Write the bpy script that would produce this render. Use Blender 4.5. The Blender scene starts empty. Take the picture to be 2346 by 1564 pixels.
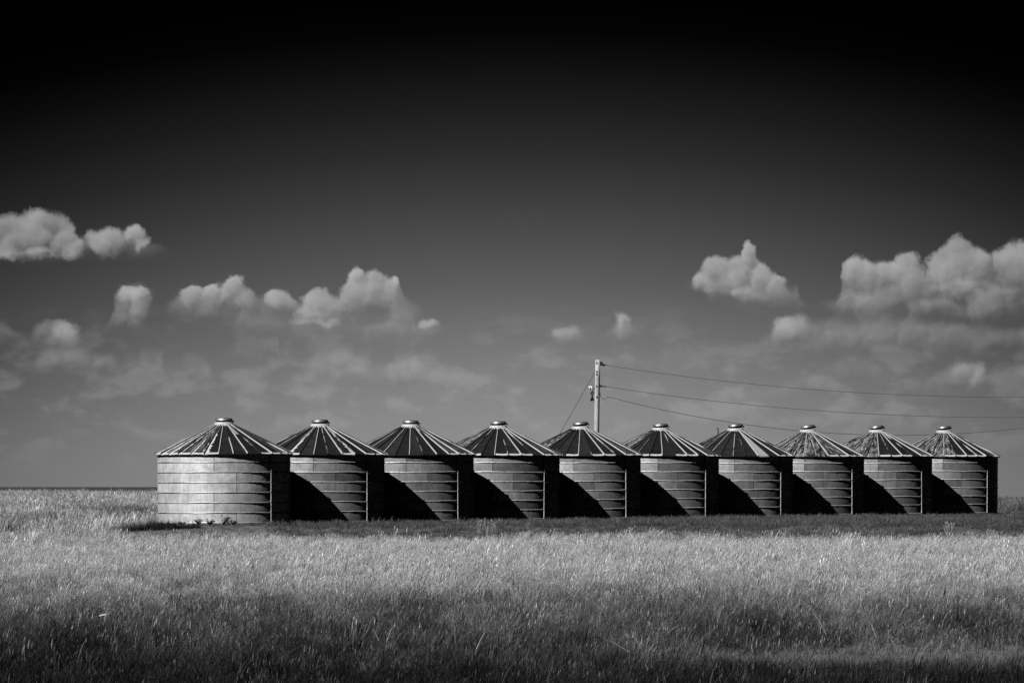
import bpy, math, random
import numpy as np

C = bpy.context.scene.collection
SC = bpy.context.scene
R_ = math.radians
rng = np.random.default_rng(11)
random.seed(11)

# ------------------------------------------------------------------ camera
F_PX = 10980.0            # focal length in pixels of a 2346 px wide frame (a long lens)
CX, HOR = 1173.0, 1112.0  # principal column, true horizon row of that frame
CAM_Z = 1.52
cam_d = bpy.data.cameras.new('camera')
cam = bpy.data.objects.new('camera', cam_d)
C.objects.link(cam)
cam.location = (0, 0, CAM_Z)
cam.rotation_euler = (R_(90), 0, 0)
cam_d.sensor_width = 36.0
cam_d.lens = F_PX / 2346.0 * 36.0
cam_d.shift_y = (HOR - 782.0) / 2346.0
cam_d.clip_start = 0.5
cam_d.clip_end = 20000.0
SC.camera = cam

# ------------------------------------------------------------------ sun, exposure
SUN_AZ, SUN_EL = R_(46), R_(41)      # to the left of and behind the camera
sun_d = bpy.data.lights.new('sun', 'SUN')
sun_d.energy = 5.0
sun_d.angle = R_(0.5)
sun_d.color = (1.0, 1.0, 1.0)        # a black-and-white photograph
sun = bpy.data.objects.new('sun', sun_d)
C.objects.link(sun)
sun.rotation_euler = (R_(90) - SUN_EL, 0, -SUN_AZ)
SC.view_settings.view_transform = 'Standard'
SC.view_settings.look = 'None'
SC.view_settings.gamma = 1.0
SC.view_settings.use_curve_mapping = False
SC.view_settings.exposure = 0.4
cy = SC.cycles
cy.max_bounces = 4
cy.diffuse_bounces = 0
cy.glossy_bounces = 0
cy.sample_clamp_indirect = 1.0
cy.transmission_bounces = 2
cy.use_denoising = False
cy.caustics_reflective = False
cy.caustics_refractive = False
cy.pixel_filter_type = 'BLACKMAN_HARRIS'
cy.filter_width = 1.5


# ------------------------------------------------------------------ node helpers
class NT:
    def __init__(s, tree):
        s.t = tree

    def put(s, sock, v):
        if hasattr(v, 'is_linked') or isinstance(v, bpy.types.NodeSocket):
            s.t.links.new(v, sock)
        else:
            sock.default_value = v

    def m(s, op, a, b=None, c=None, clamp=False):
        n = s.t.nodes.new('ShaderNodeMath')
        n.operation = op
        n.use_clamp = clamp
        for i, v in enumerate((a, b, c)):
            if v is not None:
                s.put(n.inputs[i], v)
        return n.outputs[0]

    def vm(s, op, a, b=None, out=0):
        n = s.t.nodes.new('ShaderNodeVectorMath')
        n.operation = op
        s.put(n.inputs[0], a)
        if b is not None:
            if op == 'SCALE':
                s.put(n.inputs[3], b)
            else:
                s.put(n.inputs[1], b)
        return n.outputs[out]

    def mr(s, v, a, b, c=0.0, d=1.0, smooth=False):
        n = s.t.nodes.new('ShaderNodeMapRange')
        n.interpolation_type = 'SMOOTHSTEP' if smooth else 'LINEAR'
        n.clamp = True
        s.put(n.inputs[0], v)
        for i, q in enumerate((a, b, c, d)):
            s.put(n.inputs[i + 1], q)
        return n.outputs[0]

    def noise(s, vec, scale, detail=3.0, rough=0.5, dim='3D', w=None, color=False):
        n = s.t.nodes.new('ShaderNodeTexNoise')
        n.noise_dimensions = dim
        if vec is not None:
            s.t.links.new(vec, n.inputs['Vector'])
        n.inputs['Scale'].default_value = scale
        n.inputs['Detail'].default_value = detail
        n.inputs['Roughness'].default_value = rough
        if w is not None:
            s.put(n.inputs['W'], w)
        return n.outputs['Color' if color else 'Fac']

    def mix(s, f, a, b):
        n = s.t.nodes.new('ShaderNodeMix')
        n.data_type = 'FLOAT'
        n.clamp_factor = True
        s.put(n.inputs[0], f)
        s.put(n.inputs[2], a)
        s.put(n.inputs[3], b)
        return n.outputs[0]

    def attr(s, name, kind='GEOMETRY', out='Fac'):
        n = s.t.nodes.new('ShaderNodeAttribute')
        n.attribute_name = name
        n.attribute_type = kind
        return n.outputs[out]

    def ramp(s, v, stops):
        n = s.t.nodes.new('ShaderNodeValToRGB')
        s.t.links.new(v, n.inputs[0])
        cr = n.color_ramp
        cr.elements[0].position, cr.elements[-1].position = stops[0][0], stops[-1][0]
        for p, v_ in stops[1:-1]:
            cr.elements.new(p)
        for e, (p, v_) in zip(cr.elements, stops):
            e.position = p
            e.color = (v_, v_, v_, 1)
        return n.outputs[0]


# ------------------------------------------------------------------ sky: Nishita seen through a red filter, with clouds
# every figure below is an angle in the sky: az = (col - 1173) / F, el = (1112 - row) / F radians
# each layer lists knots of (col, cloud top, cloud base, strength) along the horizon
LAYER_HIGH = [
    (-190, 560, 600, 0), (-130, 530, 603, 1), (-60, 515, 604, 1), (0, 508, 605, 1), (28, 497, 605, 1), (60, 492, 605, 1), (92, 487, 605, 1), (122, 489, 604, 1),
    (148, 499, 603, 1), (164, 511, 602, 1), (176, 536, 601, 1), (189, 558, 600, .9), (201, 545, 600, .95), (212, 528, 600, 1), (236, 521, 599, 1),
    (262, 526, 598, 1), (277, 541, 597, 1), (284, 535, 597, 1), (291, 526, 597, 1), (310, 523, 596, 1), (329, 533, 596, 1), (338, 553, 596, .8),
    (348, 568, 596, .7), (370, 574, 597, .55), (386, 580, 598, .3), (394, 584, 600, 0), (401, 590, 640, 0), (408, 680, 725, 0), (412, 678, 730, 0),
    (421, 669, 734, .8), (428, 665, 735, 1), (442, 656, 736, 1), (462, 667, 738, 1), (476, 671, 740, 1), (491, 655, 740, 1), (520, 641, 740, 1), (541, 634, 740, 1),
    (556, 649, 740, 1), (576, 671, 738, .85), (600, 689, 735, .7), (613, 677, 735, .85), (640, 668, 735, .9), (664, 674, 735, .8), (684, 690, 748, .7),
    (701, 672, 755, .95), (722, 664, 757, 1), (746, 671, 757, .95), (766, 679, 757, .85), (780, 660, 757, .95), (790, 640, 757, 1), (805, 619, 757, 1), (819, 612, 757, 1),
    (832, 627, 757, 1), (851, 629, 757, .95), (876, 632, 757, .9), (891, 645, 757, .85), (901, 640, 757, .7), (912, 652, 757, .55), (922, 668, 757, .4),
    (934, 690, 757, .3), (970, 712, 760, .2), (1010, 735, 765, 0),
    (1560, 655, 668, 0), (1576, 654, 668, .35), (1600, 645, 672, .6), (1612, 625, 682, .95), (1630, 608, 692, 1), (1650, 595, 700, 1), (1672, 592, 708, 1), (1690, 592, 714, 1),
    (1700, 571, 716, 1), (1712, 560, 718, 1), (1725, 567, 720, 1), (1736, 592, 721, 1), (1750, 606, 722, 1), (1771, 630, 722, .95), (1790, 641, 722, .85), (1801, 654, 722, .55),
    (1815, 668, 720, .5), (1829, 662, 718, .55), (1840, 690, 716, .2), (1860, 700, 716, .15), (1884, 697, 716, .45), (1902, 693, 722, .6), (1913, 688, 735, .5), (1922, 662, 742, .65),
    (1932, 622, 748, .9), (1946, 600, 752, 1), (1970, 594, 752, 1), (1990, 606, 752, .95), (2010, 604, 752, .9), (2040, 602, 752, .95), (2056, 588, 752, 1), (2081, 582, 752, 1),
    (2100, 590, 750, .95), (2110, 621, 748, .85), (2118, 633, 746, .85), (2125, 606, 746, 1), (2140, 582, 748, 1), (2165, 559, 750, 1), (2186, 551, 750, 1), (2206, 556, 752, 1),
    (2231, 568, 752, 1), (2254, 572, 752, .95), (2263, 586, 752, .85), (2290, 573, 752, .85), (2320, 562, 752, .85), (2346, 558, 752, .85), (2440, 565, 752, .8), (2520, 600, 740, 0)]
LAYER_MID = [
    (-190, 760, 810, 0), (-100, 752, 812, .5), (12, 744, 812, .5), (44, 766, 812, .35), (66, 772, 805, .3), (84, 750, 810, .55), (118, 741, 815, .65), (140, 733, 818, .85),
    (160, 730, 818, .85), (180, 739, 815, .7), (200, 765, 805, .3), (214, 752, 790, .35), (230, 758, 785, .25), (244, 752, 778, .3), (262, 700, 776, .45), (276, 670, 774, .75),
    (288, 659, 772, .85), (310, 656, 765, .85), (335, 662, 755, .7), (350, 676, 740, .4), (364, 690, 730, 0), (378, 702, 738, 0), (390, 694, 738, .45), (404, 680, 740, .6), (426, 690, 744, .6), (470, 690, 748, .5), (540, 700, 760, .4), (600, 720, 790, .25), (800, 712, 798, .34), (940, 706, 798, .34), (962, 742, 790, .4), (985, 735, 778, .6), (1005, 745, 775, .4), (1040, 760, 780, 0),
    (1235, 770, 795, 0), (1262, 760, 796, .4), (1284, 748, 797, .6), (1318, 748, 797, .62), (1340, 764, 796, .35), (1380, 770, 796, .1), (1402, 735, 790, .35), (1416, 722, 786, .7), (1432, 724, 784, .7),
    (1450, 748, 780, .3), (1490, 765, 780, 0),
    (1715, 805, 820, 0), (1740, 788, 818, .4), (1770, 764, 815, .6), (1785, 733, 812, .85), (1810, 723, 808, .95), (1835, 725, 806, .9), (1852, 740, 805, .6),
    (1872, 740, 812, .55), (1960, 728, 822, .6), (2060, 728, 826, .6), (2130, 738, 826, .52), (2200, 745, 822, .46), (2300, 752, 818, .44), (2346, 748, 816, .46), (2520, 770, 806, 0)]
LAYER_LOW = [
    (-190, 850, 860, 0), (40, 842, 862, .1), (72, 832, 864, .4), (112, 814, 866, .6), (150, 806, 866, .62), (200, 810, 866, .6), (250, 815, 864, .55), (288, 836, 860, .2), (312, 840, 880, .15),
    (330, 806, 880, .4), (362, 802, 880, .42), (384, 826, 884, .15), (420, 830, 888, .2), (440, 815, 888, .4), (470, 818, 890, .4), (490, 850, 890, .1), (530, 800, 820, .2),
    (560, 780, 822, .42), (640, 780, 824, .4), (650, 866, 892, .25), (684, 850, 894, .5), (722, 832, 892, .55), (762, 815, 888, .62), (800, 806, 885, .62), (832, 816, 882, .5), (862, 842, 890, .35), (882, 846, 898, .4),
    (902, 824, 902, .6), (932, 815, 902, .65), (962, 820, 898, .55), (988, 842, 890, .3), (1060, 850, 890, .2), (1150, 815, 850, .12), (1200, 802, 838, .34), (1262, 804, 836, .32), (1300, 820, 840, .05),
    (1500, 810, 860, .05), (1550, 800, 865, .28), (1610, 806, 865, .2), (1640, 880, 920, .1), (1690, 888, 922, .34), (1800, 880, 925, .3), (1900, 838, 900, .2), (1960, 820, 880, .32), (2020, 850, 890, .25), (2060, 874, 905, .4),
    (2140, 868, 906, .5), (2166, 850, 906, .65), (2186, 833, 906, .75), (2216, 828, 904, .75), (2246, 838, 900, .6), (2262, 868, 900, .3), (2300, 862, 895, .3), (2330, 838, 890, .42), (2380, 850, 890, .3), (2520, 850, 890, 0)]
# the brightest heads of the cumulus: (col, row, half width, half height)
HEADS = [
    (-40, 560, 70, 44), (28, 548, 60, 50), (92, 530, 56, 42), (140, 546, 38, 44), (40, 584, 90, 20), (165, 578, 26, 22), (246, 560, 38, 36), (309, 546, 27, 23), (326, 562, 20, 18),
    (440, 682, 34, 25), (486, 676, 26, 20), (540, 660, 27, 27), (556, 682, 30, 24), (520, 680, 24, 20), (642, 690, 33, 21), (730, 690, 38, 25), (712, 718, 34, 26), (724, 740, 50, 14),
    (818, 636, 18, 24), (812, 662, 34, 26), (850, 658, 34, 28), (882, 664, 28, 26), (900, 655, 17, 17),
    (1652, 626, 38, 32), (1624, 646, 30, 24), (1690, 626, 40, 33), (1713, 590, 18, 30), (1736, 642, 32, 33), (1772, 656, 30, 20), (1712, 672, 38, 24),
    (1952, 622, 29, 27), (1982, 634, 34, 30), (2022, 640, 36, 32), (2084, 622, 36, 38), (2056, 640, 36, 36), (2190, 597, 50, 45), (2160, 622, 36, 44), (2232, 612, 34, 40),
    (2200, 660, 74, 34), (2308, 608, 44, 36), (2352, 602, 44, 42),
    (155, 752, 29, 20), (310, 677, 35, 18), (1815, 752, 37, 28), (1425, 748, 18, 24), (1300, 765, 31, 18), (2215, 856, 36, 24), (985, 745, 19, 12)]
COL0, COL1, ROW0, ROW1 = -200.0, 2546.0, 450.0, 950.0


def build_world():
    w = bpy.data.worlds.new('World')
    SC.world = w
    w.use_nodes = True
    t = w.node_tree
    t.nodes.clear()
    N = NT(t)
    out = t.nodes.new('ShaderNodeOutputWorld')
    bg = t.nodes.new('ShaderNodeBackground')
    t.links.new(bg.outputs[0], out.inputs[0])
    sky = t.nodes.new('ShaderNodeTexSky')
    sky.sky_type = 'NISHITA'
    sky.sun_disc = False
    sky.sun_elevation = SUN_EL
    sky.sun_rotation = R_(180) + SUN_AZ
    sep = t.nodes.new('ShaderNodeSeparateColor')
    t.links.new(sky.outputs[0], sep.inputs[0])
    tc = t.nodes.new('ShaderNodeTexCoord')
    xyz = t.nodes.new('ShaderNodeSeparateXYZ')
    t.links.new(tc.outputs['Generated'], xyz.inputs[0])
    dx, dy, dz = xyz.outputs
    az = N.m('ARCTAN2', dx, dy)
    el = N.m('ARCSINE', dz)
    col = N.m('MULTIPLY_ADD', az, F_PX, CX)
    row = N.m('MULTIPLY_ADD', el, -F_PX, HOR)

    # ---- clear sky: black overhead (dark-red filter), grey towards the horizon, a vignette drawn in towards either side
    u2 = N.m('POWER', N.m('MINIMUM', N.m('ABSOLUTE', N.m('DIVIDE', N.m('SUBTRACT', col, 1190.0), 1173.0)), 1.12), 2.0)
    rw = N.m('SUBTRACT', row, N.m('MULTIPLY', u2, 135.0))
    prof = [(0, .0003), (70, .0012), (150, .0048), (250, .0125), (350, .0250), (450, .046), (550, .074), (650, .108), (750, .158),
            (850, .212), (950, .262), (1040, .290), (1112, .272)]
    clear = N.ramp(N.mr(rw, 0, 1112), [(p / 1112.0, v) for p, v in prof])
    clear = N.m('MULTIPLY', clear, N.m('MULTIPLY_ADD', u2, -0.30, 1.0))

    def vec(a, b):
        c = t.nodes.new('ShaderNodeCombineXYZ')
        N.put(c.inputs[0], a)
        N.put(c.inputs[1], b)
        return c.outputs[0]

    def voro(v, scale):
        n = t.nodes.new('ShaderNodeTexVoronoi')
        n.voronoi_dimensions = '2D'
        t.links.new(v, n.inputs['Vector'])
        n.inputs['Scale'].default_value = scale
        return n.outputs['Distance']

    def curve(x, knots, k, lo, hi):
        n = t.nodes.new('ShaderNodeFloatCurve')
        t.links.new(x, n.inputs[1])
        cm = n.mapping
        cm.use_clip = False
        c = cm.curves[0]
        pts = sorted(((q[0] - COL0) / (COL1 - COL0), (q[k] - lo) / (hi - lo)) for q in knots if q[1])
        pts = [(0.0, pts[0][1])] + pts + [(1.0, pts[-1][1])]
        c.points[0].location = pts[0]
        c.points[1].location = pts[-1]
        for p in pts[1:-1]:
            c.points.new(*p)
        for p in c.points:
            p.handle_type = 'AUTO_CLAMPED'
        cm.update()
        return N.m('MULTIPLY_ADD', n.outputs[0], hi - lo, lo)

    P = vec(col, row)
    warp = N.vm('SUBTRACT', N.noise(P, 0.016, 4.0, 0.58, '2D', color=True), (0.5, 0.5, 0.5))
    Q = N.vm('ADD', P, N.vm('MULTIPLY', warp, (52, 44, 0)))
    # heaped puffs: rounded cells, and the same cells seen from a step nearer the sun
    def puffs(v):
        a, b = voro(v, 0.0135), voro(v, 0.034)
        return N.m('ADD', N.m('MULTIPLY', a, a), N.m('MULTIPLY', N.m('MULTIPLY', b, b), 0.22))
    pf = puffs(Q)
    pl = puffs(N.vm('ADD', Q, (-11, -15, 0)))
    relief = N.m('SUBTRACT', pl, pf)
    sq = t.nodes.new('ShaderNodeSeparateXYZ')
    t.links.new(warp, sq.inputs[0])
    colw = N.m('MULTIPLY_ADD', sq.outputs[0], 34.0, col)
    roww = N.m('MULTIPLY_ADD', sq.outputs[1], 30.0, row)
    roww = N.m('SUBTRACT', roww, N.m('MULTIPLY_ADD', pf, 16.0, -6.0))      # creases bite into the edge
    x = N.m('DIVIDE', N.m('SUBTRACT', colw, COL0), COL1 - COL0)
    val = clear
    haze_n = N.noise(N.vm('MULTIPLY', P, (1, 1.9, 1)), 0.0075, 5.0, 0.55, '2D')
    # thin formless cloud low down
    thin = N.m('MULTIPLY', N.mr(haze_n, 0.47, 0.70, 0, 1, smooth=True), N.m('MULTIPLY', N.mr(row, 690, 840), N.mr(row, 1090, 930)))
    val = N.m('MULTIPLY_ADD', N.m('MULTIPLY', thin, 0.058), 1.0, val)
    inside = N.m('MULTIPLY', N.mr(col, -200, -120), N.mr(col, 2520, 2440))
    for knots, edge, soft, bright, shade in ((LAYER_LOW, 38.0, 46.0, .245, -.004), (LAYER_MID, 28.0, 54.0, .230, .006), (LAYER_HIGH, 20.0, 52.0, .195, .010)):
        tp = curve(x, knots, 1, ROW0, ROW1)
        bt = curve(x, knots, 2, ROW0, ROW1)
        st = curve(x, knots, 3, 0.0, 1.0)
        below = N.m('SUBTRACT', roww, tp)
        above = N.m('SUBTRACT', bt, row)
        a = N.m('MULTIPLY', N.mr(below, -edge * .45, edge, smooth=True), N.mr(above, -soft * .25, soft, smooth=True))
        a = N.m('MULTIPLY', N.m('MULTIPLY', a, N.m('MAXIMUM', st, 0.0)), inside)
        deep = N.mr(N.m('DIVIDE', below, N.m('MAXIMUM', N.m('SUBTRACT', bt, tp), 20.0)), 0.12, 0.92)
        lit = N.m('MULTIPLY_ADD', relief, 0.95, 0.86)
        lit = N.m('ADD', lit, N.m('MULTIPLY', sq.outputs[2], 0.75))
        lit = N.m('MULTIPLY_ADD', deep, -0.82, lit, clamp=True)
        c = N.m('ADD', N.m('MULTIPLY_ADD', clear, 0.80, .030), N.m('MULTIPLY_ADD', lit, bright, shade))
        val = N.mix(a, val, c)
    # bright rounded heads
    def heads(v):
        f = None
        for (cx, cr, rx, ry) in HEADS:
            a, b = 1.0 / (rx * 1.18), 1.0 / (ry * 1.18)
            n = t.nodes.new('ShaderNodeVectorMath')
            n.operation = 'MULTIPLY_ADD'
            t.links.new(v, n.inputs[0])
            n.inputs[1].default_value = (a, b, 0)
            n.inputs[2].default_value = (-cx * a, -cr * b, 0)
            d = N.vm('DOT_PRODUCT', n.outputs[0], n.outputs[0], out=1)
            f = N.m('MINIMUM', d, 3.0) if f is None else N.m('SMOOTH_MIN', f, d, 0.22)
        return f
    hv = vec(N.m('MULTIPLY_ADD', sq.outputs[0], 44.0, col), N.m('MULTIPLY_ADD', pf, -9.0, N.m('MULTIPLY_ADD', sq.outputs[1], 40.0, N.m('ADD', row, 3.0))))
    h0 = heads(hv)
    h1 = heads(N.vm('ADD', hv, (-8, -12, 0)))
    lowk = N.mr(row, 650, 770)
    ha = N.m('MULTIPLY', N.mr(h0, N.m('MULTIPLY_ADD', lowk, 0.25, 1.12), N.m('MULTIPLY_ADD', lowk, -0.55, 0.50), smooth=True), N.mr(row, 650, 800, 1.0, 0.42))
    hl = N.m('MULTIPLY_ADD', N.m('SUBTRACT', h1, h0), 0.46, 0.50)
    hl = N.m('ADD', hl, N.m('MULTIPLY', relief, 0.35))
    hl = N.m('ADD', hl, N.m('MULTIPLY', sq.outputs[2], 0.45), clamp=True)
    # lower edges dissolve into the grey underside
    ha = N.m('MULTIPLY', ha, N.mr(hl, 0.12, 0.68, 0.0, 1.0, smooth=True))
    hc = N.m('ADD', N.m('MULTIPLY_ADD', clear, 0.45, .085), N.m('MULTIPLY', hl, .30))
    val = N.mix(ha, val, hc)
    # more broken cloud all round the horizon, outside the part of the sky drawn above
    off = N.m('SUBTRACT', 1.0, inside)
    band = N.m('MULTIPLY', N.mr(row, 480, 600), N.mr(row, 1000, 760))
    away = N.m('MULTIPLY', N.m('MULTIPLY', N.mr(haze_n, 0.50, 0.72, 0.0, 0.8, smooth=True), band), off)
    val = N.mix(away, val, N.m('MULTIPLY_ADD', relief, 0.10, .24))
    # the red channel of the daylight sky keeps its own slow change with direction
    red = N.m('DIVIDE', sep.outputs[0], NISHITA_RED)
    red = N.mix(0.25, 1.0, N.m('MINIMUM', red, 1.6))
    val = N.m('MULTIPLY', val, red)
    t.links.new(val, bg.inputs[0])
    bg.inputs[1].default_value = 0.76
    w.cycles.sampling_method = 'MANUAL'
    w.cycles.sample_map_resolution = 512


NISHITA_RED = 5.0
build_world()


# ------------------------------------------------------------------ object helpers
def tag(o, label=None, cat=None, group=None, kind=None):
    if label: o['label'] = label
    if cat: o['category'] = cat
    if group: o['group'] = group
    if kind: o['kind'] = kind
    return o


def mesh(name, verts, faces, mat=None, smooth=False, uv=None):
    me = bpy.data.meshes.new(name)
    me.from_pydata([tuple(v) for v in verts], [], faces)
    if mat: me.materials.append(mat)
    if smooth: me.polygons.foreach_set('use_smooth', [True] * len(me.polygons))
    if uv is not None:
        l = me.uv_layers.new(name='UVMap')
        for lp in me.loops:
            l.data[lp.index].uv = uv[lp.vertex_index]
    me.update()
    return me


def link(name, data, parent=None, loc=(0, 0, 0), rotz=0.0, rot=None):
    o = bpy.data.objects.new(name, data)
    C.objects.link(o)
    o.parent = parent
    o.location = loc
    o.rotation_euler = rot if rot else (0, 0, rotz)
    return o


def lathe(prof, n=48, closed=False):
    """profile of (r, z) turned about z"""
    v, f = [], []
    k = len(prof)
    for i in range(n):
        a = 2 * math.pi * i / n
        for r, z in prof:
            v.append((r * math.sin(a), -r * math.cos(a), z))
    for i in range(n):
        j = (i + 1) % n
        for q in range(k if closed else k - 1):
            q2 = (q + 1) % k
            f.append((i * k + q, j * k + q, j * k + q2, i * k + q2))
    return v, f


def tube(pts, rad, n=6):
    v, f = [], []
    pts = [np.array(p, float) for p in pts]
    for i, p in enumerate(pts):
        d = pts[min(i + 1, len(pts) - 1)] - pts[max(i - 1, 0)]
        d /= np.linalg.norm(d)
        u = np.cross(d, (0, 0, 1.0))
        if np.linalg.norm(u) < 1e-3: u = np.cross(d, (0, 1.0, 0))
        u /= np.linalg.norm(u)
        w = np.cross(d, u)
        r = rad[i] if isinstance(rad, (list, tuple)) else rad
        for k in range(n):
            a = 2 * math.pi * k / n
            v.append(tuple(p + r * (math.cos(a) * u + math.sin(a) * w)))
    for i in range(len(pts) - 1):
        for k in range(n):
            k2 = (k + 1) % n
            f.append((i * n + k, i * n + k2, (i + 1) * n + k2, (i + 1) * n + k))
    f.append(tuple(range(n))[::-1])
    f.append(tuple((len(pts) - 1) * n + k for k in range(n)))
    return v, f


def box(cx, cy_, cz, sx, sy, sz):
    v = [(cx + a * sx / 2, cy_ + b * sy / 2, cz + c * sz / 2) for a in (-1, 1) for b in (-1, 1) for c in (-1, 1)]
    f = [(0, 1, 3, 2), (4, 6, 7, 5), (0, 4, 5, 1), (2, 3, 7, 6), (0, 2, 6, 4), (1, 5, 7, 3)]
    return v, f


def join(*parts):
    V, Fc = [], []
    for v, f in parts:
        o = len(V)
        V += list(v)
        Fc += [tuple(i + o for i in q) for q in f]
    return V, Fc


# ------------------------------------------------------------------ materials
def material(name):
    m = bpy.data.materials.new(name)
    m.use_nodes = True
    t = m.node_tree
    b = t.nodes['Principled BSDF']
    return m, NT(t), b


def grey(N, b, v):
    """a scalar into the base colour"""
    N.t.links.new(v, b.inputs['Base Color'])


def bump(N, b, h, strength, dist=0.02):
    n = N.t.nodes.new('ShaderNodeBump')
    n.inputs['Strength'].default_value = strength
    n.inputs['Distance'].default_value = dist
    N.t.links.new(h, n.inputs['Height'])
    N.t.links.new(n.outputs[0], b.inputs['Normal'])


def objrand(N):
    return N.t.nodes.new('ShaderNodeObjectInfo').outputs['Random']


def geo_pos(N):
    return N.t.nodes.new('ShaderNodeNewGeometry').outputs['Position']


def mat_sheet():
    m, N, b = material('galvanised_sheet')
    p = geo_pos(N)
    r = objrand(N)
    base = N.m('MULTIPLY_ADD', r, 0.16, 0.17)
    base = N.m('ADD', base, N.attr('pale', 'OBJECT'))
    spangle = N.noise(p, 34.0, 3.0, 0.7)
    cloud = N.noise(p, 2.4, 4.0, 0.6)
    streak = N.noise(N.vm('MULTIPLY', p, (9, 9, 0.9)), 1.0, 4.0, 0.65)
    v = N.m('MULTIPLY', base, N.mr(spangle, 0.3, 0.7, 0.80, 1.15))
    v = N.m('MULTIPLY', v, N.mr(cloud, 0.3, 0.7, 0.87, 1.09))
    v = N.m('MULTIPLY', v, N.mr(streak, 0.35, 0.62, 0.84, 1.05))
    grey(N, b, v)
    b.inputs['Metallic'].default_value = 0.5
    N.put(b.inputs['Roughness'], N.mr(cloud, 0.3, 0.7, 0.42, 0.62))
    bump(N, b, N.noise(p, 3.2, 3.0, 0.6), 0.14, 0.05)
    return m


def mat_band():
    m, N, b = material('band_steel')
    p = geo_pos(N)
    v = N.mr(N.noise(p, 6.0, 4.0, 0.6), 0.3, 0.7, 0.30, 0.56)
    grey(N, b, v)
    b.inputs['Metallic'].default_value = 0.3
    b.inputs['Roughness'].default_value = 0.5
    return m


def mat_roof():
    """dark paint worn to bare zinc: uv.x runs across a panel, uv.y from cap to eave"""
    m, N, b = material('worn_roof_paint')
    uvn = N.t.nodes.new('ShaderNodeUVMap')
    sx = N.t.nodes.new('ShaderNodeSeparateXYZ')
    N.t.links.new(uvn.outputs[0], sx.inputs[0])
    s, t = sx.outputs[0], sx.outputs[1]
    p = geo_pos(N)
    r = objrand(N)
    wob = N.m('SUBTRACT', N.noise(p, 5.0, 5.0, 0.65), 0.5)
    wob2 = N.m('SUBTRACT', N.noise(p, 14.0, 3.0, 0.6), 0.5)
    # bare strip along the eave
    e = N.m('ADD', N.m('SUBTRACT', t, 0.955), N.m('MULTIPLY', wob, 0.06))
    eave = N.m('MULTIPLY', N.mr(e, -0.006, 0.008), N.attr('eave', 'OBJECT'))
    # bare strip beside the left or right seam
    ls = N.m('SUBTRACT', N.m('MULTIPLY', N.attr('left_wear', 'OBJECT'), 0.42), s)
    ls = N.m('ADD', ls, N.m('MULTIPLY', wob, 0.75))
    rs = N.m('SUBTRACT', N.m('MULTIPLY', N.attr('right_wear', 'OBJECT'), 0.42), N.m('SUBTRACT', 1.0, s))
    rs = N.m('ADD', rs, N.m('MULTIPLY', wob, 0.75))
    side = N.m('MAXIMUM', N.m('MULTIPLY', N.mr(ls, -0.03, 0.03), N.mr(N.attr('left_wear', 'OBJECT'), 0.0, 0.2)),
               N.m('MULTIPLY', N.mr(rs, -0.03, 0.03), N.mr(N.attr('right_wear', 'OBJECT'), 0.0, 0.2)))
    cmb = N.t.nodes.new('ShaderNodeCombineXYZ')
    N.put(cmb.inputs[0], N.m('MULTIPLY_ADD', r, 37.0, N.m('MULTIPLY', s, 3.0)))
    N.put(cmb.inputs[1], N.m('MULTIPLY', t, 4.5))
    cv = cmb.outputs[0]
    # mottling (lichen and flaking), patch of bare metal near the cap, whole bare panels
    mot = N.m('MULTIPLY', N.mr(N.noise(cv, 1.0, 4.0, 0.62), 0.44, 0.70), N.attr('mottle', 'OBJECT'))
    hi = N.m('ADD', N.m('SUBTRACT', N.attr('top_bare', 'OBJECT'), t), N.m('MULTIPLY', wob2, 0.12))
    top = N.m('MULTIPLY', N.mr(hi, -0.02, 0.02), 0.55)
    bare = N.m('MAXIMUM', N.m('MAXIMUM', eave, side), N.m('MAXIMUM', N.m('MAXIMUM', mot, top), N.attr('bare', 'OBJECT')))
    paint = N.m('MULTIPLY', N.m('MULTIPLY_ADD', r, 0.008, 0.008), N.mr(N.noise(p, 3.0, 4.0, 0.6), 0.3, 0.7, 0.7, 1.35))
    zinc = N.mr(N.noise(p, 20.0, 3.0, 0.6), 0.3, 0.7, 0.32, 0.54)
    grey(N, b, N.mix(bare, paint, zinc))
    N.put(b.inputs['Roughness'], N.mix(bare, 0.62, 0.5))
    b.inputs['Specular IOR Level'].default_value = 0.10
    bump(N, b, N.noise(p, 6.0, 3.0, 0.6), 0.25, 0.03)
    return m


def mat_rib():
    m, N, b = material('seam_metal')
    p = geo_pos(N)
    worn_or_sunlit = N.mr(N.m('ADD', N.noise(p, 0.9, 3.0, 0.55), N.m('SUBTRACT', N.attr('bright', 'OBJECT'), 0.5)), 0.42, 0.58)  # bright share: random wear plus sunlit rib sides painted in
    grey(N, b, N.mix(worn_or_sunlit, 0.018, 0.40))
    b.inputs['Roughness'].default_value = 0.55
    b.inputs['Specular IOR Level'].default_value = 0.2
    return m


def mat_plain(name, lo, hi, scale, rough=0.7, metal=0.0, spec=0.25, stretch=None):
    m, N, b = material(name)
    p = geo_pos(N)
    if stretch: p = N.vm('MULTIPLY', p, stretch)
    grey(N, b, N.mr(N.noise(p, scale, 4.0, 0.65), 0.3, 0.7, lo, hi))
    b.inputs['Roughness'].default_value = rough
    b.inputs['Metallic'].default_value = metal
    b.inputs['Specular IOR Level'].default_value = spec
    return m


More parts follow.
